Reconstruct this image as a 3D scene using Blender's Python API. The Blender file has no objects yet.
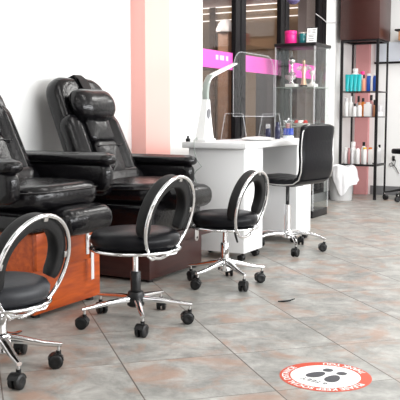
import bpy, bmesh, math, random
from mathutils import Vector, Matrix
random.seed(7)
PI = math.pi
SC = bpy.context.scene
COL = SC.collection
def R(d): return math.radians(d)

# ------------------------------------------------------------------ materials
def mat(name, col, rough=0.5, metal=0.0, spec=0.5, coat=0.0, bump=0.0, bscale=60.0, var=0.0, vscale=6.0, emit=None, estr=0.0):
    m = bpy.data.materials.new(name); m.use_nodes = True
    nt = m.node_tree; b = nt.nodes['Principled BSDF']
    b.inputs['Base Color'].default_value = (*col, 1)
    b.inputs['Roughness'].default_value = rough
    b.inputs['Metallic'].default_value = metal
    b.inputs['Specular IOR Level'].default_value = spec
    b.inputs['Coat Weight'].default_value = coat
    tc = None
    if bump or var:
        tc = nt.nodes.new('ShaderNodeTexCoord')
    if bump:
        n = nt.nodes.new('ShaderNodeTexNoise'); n.inputs['Scale'].default_value = bscale; n.inputs['Detail'].default_value = 4
        nt.links.new(tc.outputs['Object'], n.inputs['Vector'])
        bp = nt.nodes.new('ShaderNodeBump'); bp.inputs['Strength'].default_value = bump; bp.inputs['Distance'].default_value = 0.01
        nt.links.new(n.outputs['Fac'], bp.inputs['Height']); nt.links.new(bp.outputs['Normal'], b.inputs['Normal'])
    if var:
        n2 = nt.nodes.new('ShaderNodeTexNoise'); n2.inputs['Scale'].default_value = vscale; n2.inputs['Detail'].default_value = 3
        nt.links.new(tc.outputs['Object'], n2.inputs['Vector'])
        r = nt.nodes.new('ShaderNodeValToRGB')
        r.color_ramp.elements[0].position = .3; r.color_ramp.elements[1].position = .7
        r.color_ramp.elements[0].color = (*[c*(1-var) for c in col], 1)
        r.color_ramp.elements[1].color = (*[min(1, c*(1+var)) for c in col], 1)
        nt.links.new(n2.outputs['Fac'], r.inputs['Fac']); nt.links.new(r.outputs['Color'], b.inputs['Base Color'])
    if emit:
        b.inputs['Emission Color'].default_value = (*emit, 1); b.inputs['Emission Strength'].default_value = estr
    return m

def wood_mat(name, c1, c2, rough=0.35, stretch=(1.2, 1.2, 9.0), scale=4.0, coat=0.0):
    m = bpy.data.materials.new(name); m.use_nodes = True
    nt = m.node_tree; b = nt.nodes['Principled BSDF']
    tc = nt.nodes.new('ShaderNodeTexCoord'); mp = nt.nodes.new('ShaderNodeMapping'); mp.inputs['Scale'].default_value = stretch
    n = nt.nodes.new('ShaderNodeTexNoise'); n.inputs['Scale'].default_value = scale; n.inputs['Detail'].default_value = 5; n.inputs['Distortion'].default_value = .6
    r = nt.nodes.new('ShaderNodeValToRGB')
    r.color_ramp.elements[0].position = .35; r.color_ramp.elements[1].position = .68
    r.color_ramp.elements[0].color = (*c1, 1); r.color_ramp.elements[1].color = (*c2, 1)
    L = nt.links.new
    L(tc.outputs['Object'], mp.inputs['Vector']); L(mp.outputs['Vector'], n.inputs['Vector']); L(n.outputs['Fac'], r.inputs['Fac']); L(r.outputs['Color'], b.inputs['Base Color'])
    b.inputs['Roughness'].default_value = rough; b.inputs['Coat Weight'].default_value = coat
    return m

def glass_mat(name, tint=(1, 1, 1), gloss=0.08, rough=0.02):
    m = bpy.data.materials.new(name); m.use_nodes = True
    nt = m.node_tree; nt.nodes.remove(nt.nodes['Principled BSDF'])
    out = nt.nodes['Material Output']
    t = nt.nodes.new('ShaderNodeBsdfTransparent'); t.inputs['Color'].default_value = (*tint, 1)
    g = nt.nodes.new('ShaderNodeBsdfGlossy'); g.inputs['Roughness'].default_value = rough
    mx = nt.nodes.new('ShaderNodeMixShader'); mx.inputs['Fac'].default_value = gloss
    nt.links.new(t.outputs[0], mx.inputs[1]); nt.links.new(g.outputs[0], mx.inputs[2]); nt.links.new(mx.outputs[0], out.inputs['Surface'])
    return m

def edge_mat():
    m = bpy.data.materials.new('frosted_acrylic_edge'); m.use_nodes = True
    nt = m.node_tree; nt.nodes.remove(nt.nodes['Principled BSDF']); out = nt.nodes['Material Output']
    t = nt.nodes.new('ShaderNodeBsdfTransparent'); d = nt.nodes.new('ShaderNodeBsdfDiffuse'); d.inputs['Color'].default_value = (.8, .82, .84, 1)
    mx = nt.nodes.new('ShaderNodeMixShader'); mx.inputs['Fac'].default_value = .26
    nt.links.new(t.outputs[0], mx.inputs[1]); nt.links.new(d.outputs[0], mx.inputs[2]); nt.links.new(mx.outputs[0], out.inputs['Surface'])
    return m

def floor_mat():
    m = bpy.data.materials.new('slate_look_tile'); m.use_nodes = True
    nt = m.node_tree; b = nt.nodes['Principled BSDF']; N = nt.nodes.new; L = nt.links.new
    T = 0.4596
    tc = N('ShaderNodeTexCoord'); sp = N('ShaderNodeSeparateXYZ'); L(tc.outputs['Object'], sp.inputs[0])
    def M(op, a, c=None):
        n = N('ShaderNodeMath'); n.operation = op
        for i, v in enumerate((a, c)):
            if v is None: continue
            if isinstance(v, (int, float)): n.inputs[i].default_value = v
            else: L(v, n.inputs[i])
        return n.outputs[0]
    x, y = sp.outputs[0], sp.outputs[1]
    u = M('DIVIDE', M('SUBTRACT', M('MULTIPLY', M('ADD', x, y), .70711), .5515), T)
    v = M('DIVIDE', M('SUBTRACT', M('MULTIPLY', M('SUBTRACT', y, x), .70711), 2.984), T)
    def line(q, w):
        d = M('ABSOLUTE', M('SUBTRACT', M('FRACT', M('ADD', q, .5)), .5))
        return M('LESS_THAN', d, w / T)
    gl = line(u, .0024); gv = line(v, .0014)
    grout = M('MAXIMUM', gl, gv)
    cb = N('ShaderNodeCombineXYZ'); L(M('FLOOR', u), cb.inputs[0]); L(M('FLOOR', v), cb.inputs[1])
    wn = N('ShaderNodeTexWhiteNoise'); wn.noise_dimensions = '3D'; L(cb.outputs[0], wn.inputs['Vector'])
    # every tile shows its own piece of the stone pattern
    va = N('ShaderNodeVectorMath'); va.operation = 'MULTIPLY_ADD'; L(wn.outputs['Color'], va.inputs[0]); va.inputs[1].default_value = (9, 9, 9); L(tc.outputs['Object'], va.inputs[2])
    n1 = N('ShaderNodeTexNoise'); n1.inputs['Scale'].default_value = 6.5; n1.inputs['Detail'].default_value = 10; n1.inputs['Roughness'].default_value = .74; n1.inputs['Distortion'].default_value = .35; L(va.outputs[0], n1.inputs['Vector'])
    r1 = N('ShaderNodeValToRGB'); e = r1.color_ramp.elements
    e[0].position = .30; e[0].color = (.145, .148, .138, 1)
    e[1].position = .72; e[1].color = (.47, .465, .435, 1)
    k = e.new(.50); k.color = (.285, .282, .262, 1)
    L(n1.outputs['Fac'], r1.inputs['Fac'])
    n2 = N('ShaderNodeTexNoise'); n2.inputs['Scale'].default_value = 4.2; n2.inputs['Detail'].default_value = 8; n2.inputs['Roughness'].default_value = .6; n2.inputs['Distortion'].default_value = .9
    va2 = N('ShaderNodeVectorMath'); va2.operation = 'ADD'; va2.inputs[1].default_value = (31, 17, 5); L(va.outputs[0], va2.inputs[0]); L(va2.outputs[0], n2.inputs['Vector'])
    r2 = N('ShaderNodeValToRGB'); r2.color_ramp.elements[0].position = .50; r2.color_ramp.elements[1].position = .66
    r2.color_ramp.elements[0].color = (0, 0, 0, 1); r2.color_ramp.elements[1].color = (.6, .6, .6, 1)
    L(n2.outputs['Fac'], r2.inputs['Fac'])
    mx = N('ShaderNodeMix'); mx.data_type = 'RGBA'; L(r2.outputs['Color'], mx.inputs['Factor']); L(r1.outputs['Color'], mx.inputs['A']); mx.inputs['B'].default_value = (.34, .19, .125, 1)
    mg = N('ShaderNodeMix'); mg.data_type = 'RGBA'; L(grout, mg.inputs['Factor']); L(mx.outputs['Result'], mg.inputs['A']); mg.inputs['B'].default_value = (.075, .055, .045, 1)
    L(mg.outputs['Result'], b.inputs['Base Color'])
    rr = N('ShaderNodeMapRange'); rr.inputs['To Min'].default_value = .30; rr.inputs['To Max'].default_value = .5; L(n1.outputs['Fac'], rr.inputs['Value']); L(rr.outputs[0], b.inputs['Roughness'])
    bp = N('ShaderNodeBump'); bp.inputs['Strength'].default_value = .12; bp.inputs['Distance'].default_value = .004
    L(n1.outputs['Fac'], bp.inputs['Height']); L(bp.outputs['Normal'], b.inputs['Normal'])
    return m

M_ = {}
def setup_mats():
    M_['floor'] = floor_mat()
    M_['wall'] = mat('white_wall_paint', (.80, .80, .79), .7, bump=.03, bscale=40)
    M_['ceiling'] = mat('white_ceiling', (.55, .55, .54), .9)
    M_['taupe'] = mat('taupe_wall_paint', (.26, .24, .22), .8)
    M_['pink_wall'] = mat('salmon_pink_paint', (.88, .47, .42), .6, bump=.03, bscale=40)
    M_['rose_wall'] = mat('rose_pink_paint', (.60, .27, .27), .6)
    M_['mullion'] = mat('black_window_metal', (.006, .005, .006), .55, spec=.15)
    M_['baseboard'] = mat('grey_baseboard', (.16, .16, .165), .5)
    M_['leather'] = mat('black_leather', (.0045, .0042, .005), .21, spec=.36, bump=.22, bscale=45)
    M_['vinyl'] = mat('black_vinyl', (.005, .005, .0065), .34, spec=.13, bump=.10, bscale=70)
    M_['charcoal'] = mat('charcoal_vinyl', (.024, .025, .029), .45, spec=.35, bump=.1, bscale=70)
    M_['plastic'] = mat('black_plastic', (.006, .006, .0065), .38, spec=.35)
    M_['pad'] = mat('black_foam_pad', (.009, .009, .0095), .5, spec=.3, bump=.1, bscale=120)
    M_['chrome'] = mat('chrome', (.86, .86, .87), .09, metal=1.0)
    M_['steel'] = mat('brushed_steel', (.62, .61, .60), .35, metal=1.0)
    M_['orange'] = wood_mat('orange_cherry_wood', (.30, .042, .003), (.49, .085, .006), .42, stretch=(9, 1.2, 9))
    M_['espresso'] = wood_mat('dark_espresso_wood', (.032, .010, .009), (.050, .016, .013), .35)
    M_['brownbox'] = wood_mat('brown_box_wood', (.042, .012, .009), (.048, .014, .011), .35)
    M_['laminate'] = mat('white_laminate', (.80, .80, .80), .35)
    M_['whiteplastic'] = mat('white_plastic', (.82, .82, .81), .35)
    M_['greyplastic'] = mat('grey_green_plastic', (.30, .34, .31), .4)
    M_['darkhole'] = mat('dark_speaker_mesh', (.16, .16, .17), .4)
    M_['blackmetal'] = mat('black_metal', (.008, .007, .008), .4, spec=.3)
    M_['glass'] = glass_mat('clear_glass', (.97, .985, .98), .07)
    M_['windowglass'] = glass_mat('window_glass', (.90, .88, .89), .06)
    M_['acrylic'] = glass_mat('clear_acrylic', (.965, .965, .97), .035, .03)
    M_['acryledge'] = edge_mat()
    M_['pinkband'] = mat('magenta_window_film', (.78, .10, .47), .4, emit=None)
    M_['bandmark'] = mat('pale_pink_blocks', (.92, .55, .80), .5)
    M_['hotpink'] = mat('hot_pink_jar', (.85, .02, .25), .35)
    M_['tealglass'] = mat('teal_jar', (.01, .14, .15), .2)
    M_['cork'] = mat('pale_lid', (.55, .5, .45), .5)
    M_['teal'] = mat('teal_tube', (.01, .42, .45), .3)
    M_['blue'] = mat('blue_bottle', (.01, .075, .40), .3)
    M_['peach'] = mat('peach_bottle', (.80, .33, .22), .4)
    M_['bottlewhite'] = mat('white_bottle', (.80, .79, .78), .35)
    M_['bottlegrey'] = mat('pale_grey_bottle', (.60, .59, .60), .35)
    M_['orangelabel'] = mat('orange_label', (.85, .25, .03), .4)
    M_['dustyrose'] = mat('dusty_rose_bottle', (.42, .19, .19), .4)
    M_['yellow'] = mat('yellow_cap', (.75, .50, .04), .4)
    M_['bluewater'] = mat('blue_liquid', (.005, .05, .42), .1, spec=.6)
    M_['navy'] = mat('navy_bottle', (.01, .012, .05), .25)
    M_['stickorange'] = mat('sticker_orange', (.52, .045, .009), .45)
    M_['stickwhite'] = mat('sticker_white', (.82, .82, .80), .45)
    M_['stickblack'] = mat('sticker_charcoal', (.035, .036, .045), .5)
    M_['silver'] = mat('silver_ornament', (.80, .79, .78), .22, metal=.85)
    M_['gold'] = mat('pale_gold_ornament', (.72, .52, .36), .28, metal=.7)
    M_['ceramic'] = mat('white_ceramic', (.82, .80, .78), .3)
    M_['red'] = mat('red_enamel', (.60, .05, .04), .3)
    M_['bag'] = mat('white_bin_bag', (.74, .74, .755), .4, bump=.5, bscale=18)
    M_['bin'] = mat('pale_plastic_bin', (.50, .50, .50), .35)
    M_['tan'] = mat('tan_hall_wall', (.27, .19, .115), .7, var=.12, vscale=1.2)
    M_['tan2'] = mat('light_tan_hall_panel', (.36, .255, .155), .6, var=.08, vscale=1.0)
    M_['doorwood'] = wood_mat('brown_hall_door', (.10, .055, .032), (.19, .115, .07), .5)
    M_['darkpanel'] = mat('dark_purple_panel', (.045, .034, .042), .3)
    M_['hallceil'] = mat('pinkish_hall_ceiling', (.50, .40, .37), .8)
    M_['hallfloor'] = mat('hall_floor', (.22, .18, .15), .4)
    M_['hallwhite'] = mat('grey_hall_column', (.42, .40, .41), .6)
    M_['purple'] = mat('purple_ornament', (.13, .11, .25), .5)
    M_['palepanel'] = mat('pale_blue_panel', (.78, .83, .90), .35)
    M_['ashwood'] = wood_mat('light_brown_wood', (.42, .20, .09), (.52, .27, .13), .5)
    M_['hallpost'] = wood_mat('brown_post_wood', (.20, .10, .05), (.27, .14, .075), .5)
    M_['paper'] = mat('white_paper', (.80, .80, .79), .6)
    M_['ink'] = mat('grey_ink', (.12, .12, .13), .6)
    M_['striplamp'] = mat('lit_strip', (.9, .9, .88), .5, emit=(1, .95, .88), estr=1.0)
    M_['lampglow'] = mat('ceiling_lamp_diffuser', (.9, .9, .9), .5, emit=(1, .99, .97), estr=1.0)
    M_['copper'] = mat('copper_bottle', (.45, .20, .10), .35)
    M_['mark'] = mat('scuffed_white', (.7, .7, .7), .6)
setup_mats()

# ------------------------------------------------------------------ mesh tools
class MB:
    """collects shapes into one bmesh; several material slots allowed"""
    def __init__(s): s.bm = bmesh.new(); s.mats = []
    def mi(s, m):
        if m is None: return 0
        if m not in s.mats: s.mats.append(m)
        return s.mats.index(m)
    def faces_mat(s, faces, m):
        i = s.mi(m)
        for f in faces: f.material_index = i; f.smooth = True
    def box(s, x0, x1, y0, y1, z0, z1, m=None, bev=0.0, seg=2, T=None):
        b = bmesh.new()
        v = [b.verts.new((x, y, z)) for x in (x0, x1) for y in (y0, y1) for z in (z0, z1)]
        for q in ((0,1,3,2),(4,6,7,5),(0,4,5,1),(2,3,7,6),(0,2,6,4),(1,5,7,3)): b.faces.new([v[i] for i in q])
        if bev > 0: bmesh.ops.bevel(b, geom=b.edges[:], offset=bev, segments=seg, affect='EDGES', profile=.5)
        return s.merge(b, m, T)
    def merge(s, b, m=None, T=None):
        if T is not None: b.transform(T)
        mp = {}
        for v in b.verts: mp[v] = s.bm.verts.new(v.co)
        fs = []
        for f in b.faces:
            try: fs.append(s.bm.faces.new([mp[v] for v in f.verts]))
            except ValueError: pass
        b.free(); s.faces_mat(fs, m); return fs
    def rings(s, rings, m=None, cap0=True, cap1=True, closed=False, T=None):
        b = bmesh.new(); RV = [[b.verts.new(p) for p in r] for r in rings]; n = len(RV[0])
        seq = list(range(len(RV) - 1)) + ([len(RV) - 1] if closed else [])
        for i in seq:
            a, c = RV[i], RV[(i + 1) % len(RV)]
            for j in range(n):
                k = (j + 1) % n
                b.faces.new((a[j], a[k], c[k], c[j]))
        if not closed:
            if cap0: b.faces.new(RV[0][::-1])
            if cap1: b.faces.new(RV[-1])
        bmesh.ops.recalc_face_normals(b, faces=b.faces[:])
        return s.merge(b, m, T)
    def lathe(s, prof, m=None, n=32, T=None, cap=True):
        rs = [[(max(r, 1e-4) * math.cos(2*PI*j/n), max(r, 1e-4) * math.sin(2*PI*j/n), z) for j in range(n)] for r, z in prof]
        return s.rings(rs, m, cap, cap, False, T)
    def cyl(s, r, z0, z1, m=None, n=24, T=None, bev=0.0):
        if bev: return s.lathe([(r-bev, z0), (r, z0+bev), (r, z1-bev), (r-bev, z1)], m, n, T)
        return s.lathe([(r, z0), (r, z1)], m, n, T)
    def sphere(s, r, c=(0,0,0), m=None, sc=(1,1,1), n=20, T=None):
        prof = [(r*math.sin(PI*i/12), -r*math.cos(PI*i/12)) for i in range(13)]
        Tm = Matrix.Translation(c) @ Matrix.Diagonal((*sc, 1))
        return s.lathe(prof, m, n, (T @ Tm) if T is not None else Tm)
    def tube(s, pts, r, m=None, n=10, closed=False, T=None):
        P = [Vector(p) for p in pts]; N = len(P); rs = []
        up = None
        for i in range(N):
            if closed: t = (P[(i+1) % N] - P[i-1]).normalized()
            else: t = (P[min(i+1, N-1)] - P[max(i-1, 0)]).normalized()
            if up is None:
                up = Vector((0,0,1)) if abs(t.z) < .9 else Vector((1,0,0))
            up = (up - t * up.dot(t))
            if up.length < 1e-6: up = t.orthogonal()
            up.normalize(); sd = t.cross(up)
            rr = r[i] if isinstance(r, (list, tuple)) else r
            rs.append([tuple(P[i] + up*(rr*math.cos(2*PI*j/n)) + sd*(rr*math.sin(2*PI*j/n))) for j in range(n)])
        return s.rings(rs, m, True, True, closed, T)
    def sweep(s, pts, w, h, m=None, closed=False, T=None, up=(0,0,1), rnd=.35):
        """rounded rectangular section w (side) x h (up) along pts"""
        P = [Vector(p) for p in pts]; N = len(P); rs = []
        sec = []
        for a in range(16):
            t = 2*PI*a/16; c_, s_ = math.cos(t), math.sin(t); e = rnd
            sec.append((math.copysign(abs(c_)**e, c_), math.copysign(abs(s_)**e, s_)))
        for i in range(N):
            if closed: t = (P[(i+1) % N] - P[i-1]).normalized()
            else: t = (P[min(i+1, N-1)] - P[max(i-1, 0)]).normalized()
            u = Vector(up); u = (u - t*u.dot(t)).normalized(); sd = t.cross(u)
            ww = w[i] if isinstance(w, (list, tuple)) else w; hh = h[i] if isinstance(h, (list, tuple)) else h
            rs.append([tuple(P[i] + sd*(ww/2*a) + u*(hh/2*b)) for a, b in sec])
        return s.rings(rs, m, True, True, closed, T)
    def puff(s, out, t, edge, m=None, T=None, dome=0.0, n=5, both=True):
        """cushion: closed 2D outline (convex) in the XY plane, thickness t about z=0, rounded rim, domed faces"""
        cx = sum(p[0] for p in out)/len(out); cy = sum(p[1] for p in out)/len(out)
        hx = max(abs(p[0]-cx) for p in out); hy = max(abs(p[1]-cy) for p in out)
        def ring(ins, z):
            fx, fy = 1-ins/hx, 1-ins/hy
            return [(cx+(p[0]-cx)*fx, cy+(p[1]-cy)*fy, z) for p in out]
        half = []
        for i in range(n+1):
            a = PI/2*i/n
            half.append((edge*(1-math.cos(a)), (t/2-edge)+edge*math.sin(a)))
        mn = min(hx, hy)
        for k in (.35, .6, .8, .96):
            half.append((edge+(mn-edge)*k, t/2 + dome*math.sin(PI/2*k)))
        top = [ring(i, z) for i, z in half]
        bot = [ring(i, -z) for i, z in reversed(half)] if both else [ring(0, -t/2)]
        return s.rings(bot+top, m, True, True, False, T)
    def build(s, name, m=None, parent=None, flat=False, angle=40):
        me = bpy.data.meshes.new(name); s.bm.normal_update(); s.bm.to_mesh(me); s.bm.free()
        ms = s.mats if s.mats else [m]
        if s.mats and m is not None and len(s.mats) == 0: ms = [m]
        for q in ms: me.materials.append(q if q else m)
        me.set_sharp_from_angle(angle=R(angle))
        o = bpy.data.objects.new(name, me); COL.objects.link(o)
        if parent is not None: o.parent = parent
        return o

def rrect(w, h, r, n=6, w2=None):
    """rounded rectangle outline centred on 0; w2 = width at the +y end"""
    w2 = w if w2 is None else w2; pts = []
    for (sx, sy, a0) in ((1,1,0),(-1,1,90),(-1,-1,180),(1,-1,270)):
        ww = w2 if sy > 0 else w
        for i in range(n+1):
            a = R(a0 + 90*i/n)
            pts.append((sx*(ww/2-r)+r*math.cos(a), sy*(h/2-r)+r*math.sin(a)))
    return pts

def tag(o, label=None, cat=None, group=None, kind=None):
    if label: o['label'] = label
    if cat: o['category'] = cat
    if group: o['group'] = group
    if kind: o['kind'] = kind
    return o
def thing(name, label, cat, loc=(0,0,0), rz=0.0, group=None):
    o = bpy.data.objects.new(name, None); COL.objects.link(o); o.empty_display_size = .1
    o.location = loc; o.rotation_euler = (0, 0, R(rz))
    return tag(o, label, cat, group)
def struct(o): o['kind'] = 'structure'; return o
def sbox(name, x0, x1, y0, y1, z0, z1, m, parent=None, bev=0.0):
    b = MB(); b.box(x0, x1, y0, y1, z0, z1, m, bev); o = b.build(name, m, parent)
    if parent is None: struct(o)
    return o
def kids(o): return [c for c in bpy.data.objects if c.parent == o]
def copy_tree(o, parent=None):
    c = o.copy(); COL.objects.link(c)
    if parent is not None: c.parent = parent
    for k in kids(o): copy_tree(k, c)
    return c

AX = Matrix.Rotation(R(90), 4, 'X')
def TR(x, y, z): return Matrix.Translation((x, y, z))
def RX(d): return Matrix.Rotation(R(d), 4, 'X')
def RY(d): return Matrix.Rotation(R(d), 4, 'Y')
def RZ(d): return Matrix.Rotation(R(d), 4, 'Z')

# ------------------------------------------------------------------ the room
WX = -3.16          # face of the storefront wall
YB = 9.65           # far wall
sbox('floor', -3.5, 2.6, -2.6, YB+.12, -.08, 0, M_['floor'])
sbox('ceiling', -3.5, 2.6, -2.6, YB+.12, 2.8, 2.9, M_['ceiling'])
sbox('wall_left', -3.5, -3.285, -2.6, 4.93, 0, 2.8, M_['wall'])
sbox('trim_1', -3.5, WX, 4.93, 5.275, 0, 2.8, M_['pink_wall'])
sbox('wall_left_pier', -3.4, WX, 5.275, 5.79, 0, 2.8, M_['wall'])
sbox('wall_left_corner', -3.4, WX, 8.70, YB, 0, 2.8, M_['wall'])
sbox('wall_back', -3.4, 2.6, YB, YB+.12, 0, 2.8, M_['wall'])
sbox('wall_right', 2.5, 2.6, -2.6, YB, 0, 2.8, M_['taupe'])
sbox('wall_front', -3.5, 2.6, -2.6, -2.5, 0, 2.8, M_['taupe'])
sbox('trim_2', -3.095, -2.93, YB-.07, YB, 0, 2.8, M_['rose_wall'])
sbox('baseboard_left', WX, WX+.012, 5.79, YB-.012, 0, .095, M_['baseboard'])
sbox('baseboard_back', -2.90, 2.5, YB-.012, YB, 0, .11, M_['baseboard'])
# storefront window
win = struct(thing('window_1', None, None, (0,0,0)))
fr = MB()
for y0, y1 in ((6.40, 6.61), (7.40, 7.62), (8.45, 8.70)):
    fr.box(WX-.045, WX, y0, y0+(y1-y0)*.46, 0, 2.8, M_['mullion'], .004)
    fr.box(WX-.04, WX-.012, y0+(y1-y0)*.46, y0+(y1-y0)*.54, 0, 2.8, M_['mullion'])
    fr.box(WX-.045, WX, y0+(y1-y0)*.54, y1, 0, 2.8, M_['mullion'], .004)
fr.box(WX-.07, WX, 5.79, 8.70, 0, .12, M_['mullion'], .004)
fr.box(WX-.07, WX, 5.79, 8.70, 2.70, 2.8, M_['mullion'], .004)
fr.build('window_frame', M_['mullion'], win)
for y0, y1 in ((5.79, 6.40), (6.61, 7.40), (7.62, 8.45)):
    p = MB(); p.box(WX-.045, WX-.035, y0, y1, .12, 2.7, M_['windowglass']); p.build('pane', M_['windowglass'], win)
    p = MB(); p.box(WX-.0335, WX-.030, y0, y1, 1.362, 1.510, M_['pinkband']); bd = p.build('film_band', M_['pinkband'], win)
    tag(bd, 'magenta film band across the glass')
    if y0 < 6:
        q = MB()  # plain pale blocks set on the film band
        for a, w_ in ((6.08, .045), (6.155, .075), (6.27, .04)):
            q.box(WX-.030, WX-.0285, a, a+w_, 1.435, 1.475, M_['bandmark'])
        tag(q.build('film_blocks', M_['bandmark'], bd), 'three pale blocks on the band')

# added window frames around the unseen area lights on side and front walls
def frame_rect(name, along, fixed, u0, u1, z0, z1, d):
    w = struct(thing(name, None, None)); b = MB()
    def bx(p0, p1, q0, q1):
        if along == 'y': b.box(fixed-d, fixed, p0, p1, q0, q1, M_['mullion'], .004)
        else: b.box(p0, p1, fixed, fixed+d, q0, q1, M_['mullion'], .004)
    bx(u0-.06, u1+.06, z0-.06, z0); bx(u0-.06, u1+.06, z1, z1+.06); bx(u0-.06, u0, z0, z1); bx(u1, u1+.06, z0, z1)
    b.build('window_frame', M_['mullion'], w)
frame_rect('added_window_2', 'y', 2.5, .7, 7.7, .925, 2.075, .05)
frame_rect('added_window_3', 'x', -2.5, -2.1, 1.7, .45, 2.45, .05)

# the hall beyond the glass
HY = 11.0
sbox('floor_hall', -7.6, -3.5, 3.0, HY+.1, -.08, 0, M_['hallfloor'])
sbox('ceiling_hall', -7.6, -3.4, 3.0, HY+.1, 2.80, 2.9, M_['hallceil'])
sbox('wall_hall_back', -7.6, -3.2, HY, HY+.1, 0, 2.8, M_['tan'])
sbox('wall_hall_left', -7.6, -7.5, 3.0, HY, 0, 2.8, M_['tan'])
sbox('wall_hall_front', -7.6, -3.5, 2.9, 3.0, 0, 2.8, M_['tan'])
sbox('trim_3', -7.5, -3.4, HY-.02, HY, 2.60, 2.80, M_['hallceil'])
hp = sbox('trim_4', -5.84, -5.74, HY-.08, HY-.02, 0, 2.6, M_['doorwood'])
sbox('trim_5', -5.36, -4.62, HY-.03, HY, 1.95, 2.44, M_['tan2'])
sbox('trim_6', -4.31, -4.17, HY-.3, HY-.02, 0, 2.6, M_['hallwhite'])
sbox('trim_7', -5.245, -5.07, HY-.05, HY, 0, 1.75, M_['tan2'])
sbox('trim_8', -5.07, -4.35, HY-.05, HY, 0, 1.75, M_['darkpanel'])
d = struct(thing('door_1', None, None, (-5.75, HY, 0)))
b = MB(); b.box(-.28, .32, -.05, 0, 0, 1.75, M_['doorwood'], .004); b.build('door_leaf', M_['doorwood'], d)
for x0 in (-.22, .06):
    for z0, z1 in ((.15, .75), (.85, 1.2), (1.3, 1.66)):
        b = MB(); b.box(x0, x0+.2, -.066, -.05, z0, z1, M_['tan'], .006); b.build('door_panel', M_['tan'], d)
for z in (2.40, 2.51, 2.595):
    b = MB(); b.box(-7.4, -3.5, HY-.07, HY-.02, z, z+.010, M_['striplamp']); o = b.build('strip_light', M_['striplamp'])
    tag(o, {2.40: 'lowest of three lit strips along the hall wall beyond the glass', 2.51: 'middle lit strip of the three along the hall wall beyond the glass', 2.595: 'topmost of three lit strips under the hall ceiling beyond the glass'}[z], 'strip light', 'strip lights in the hall')
t = thing('hall_post', 'wooden hall post under a white faceted cap, seen through the window', 'post', (-4.86, 9.54, 0))
b = MB(); b.box(-.075, .075, -.075, .075, 0, 2.07, M_['hallpost'], .006); b.build('post', M_['hallpost'], t)
b = MB(); b.lathe([(.13, 2.06), (.135, 2.09), (.10, 2.17), (.05, 2.22), (.0, 2.225)], M_['whiteplastic'], 8); b.build('cap', M_['whiteplastic'], t)

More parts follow.
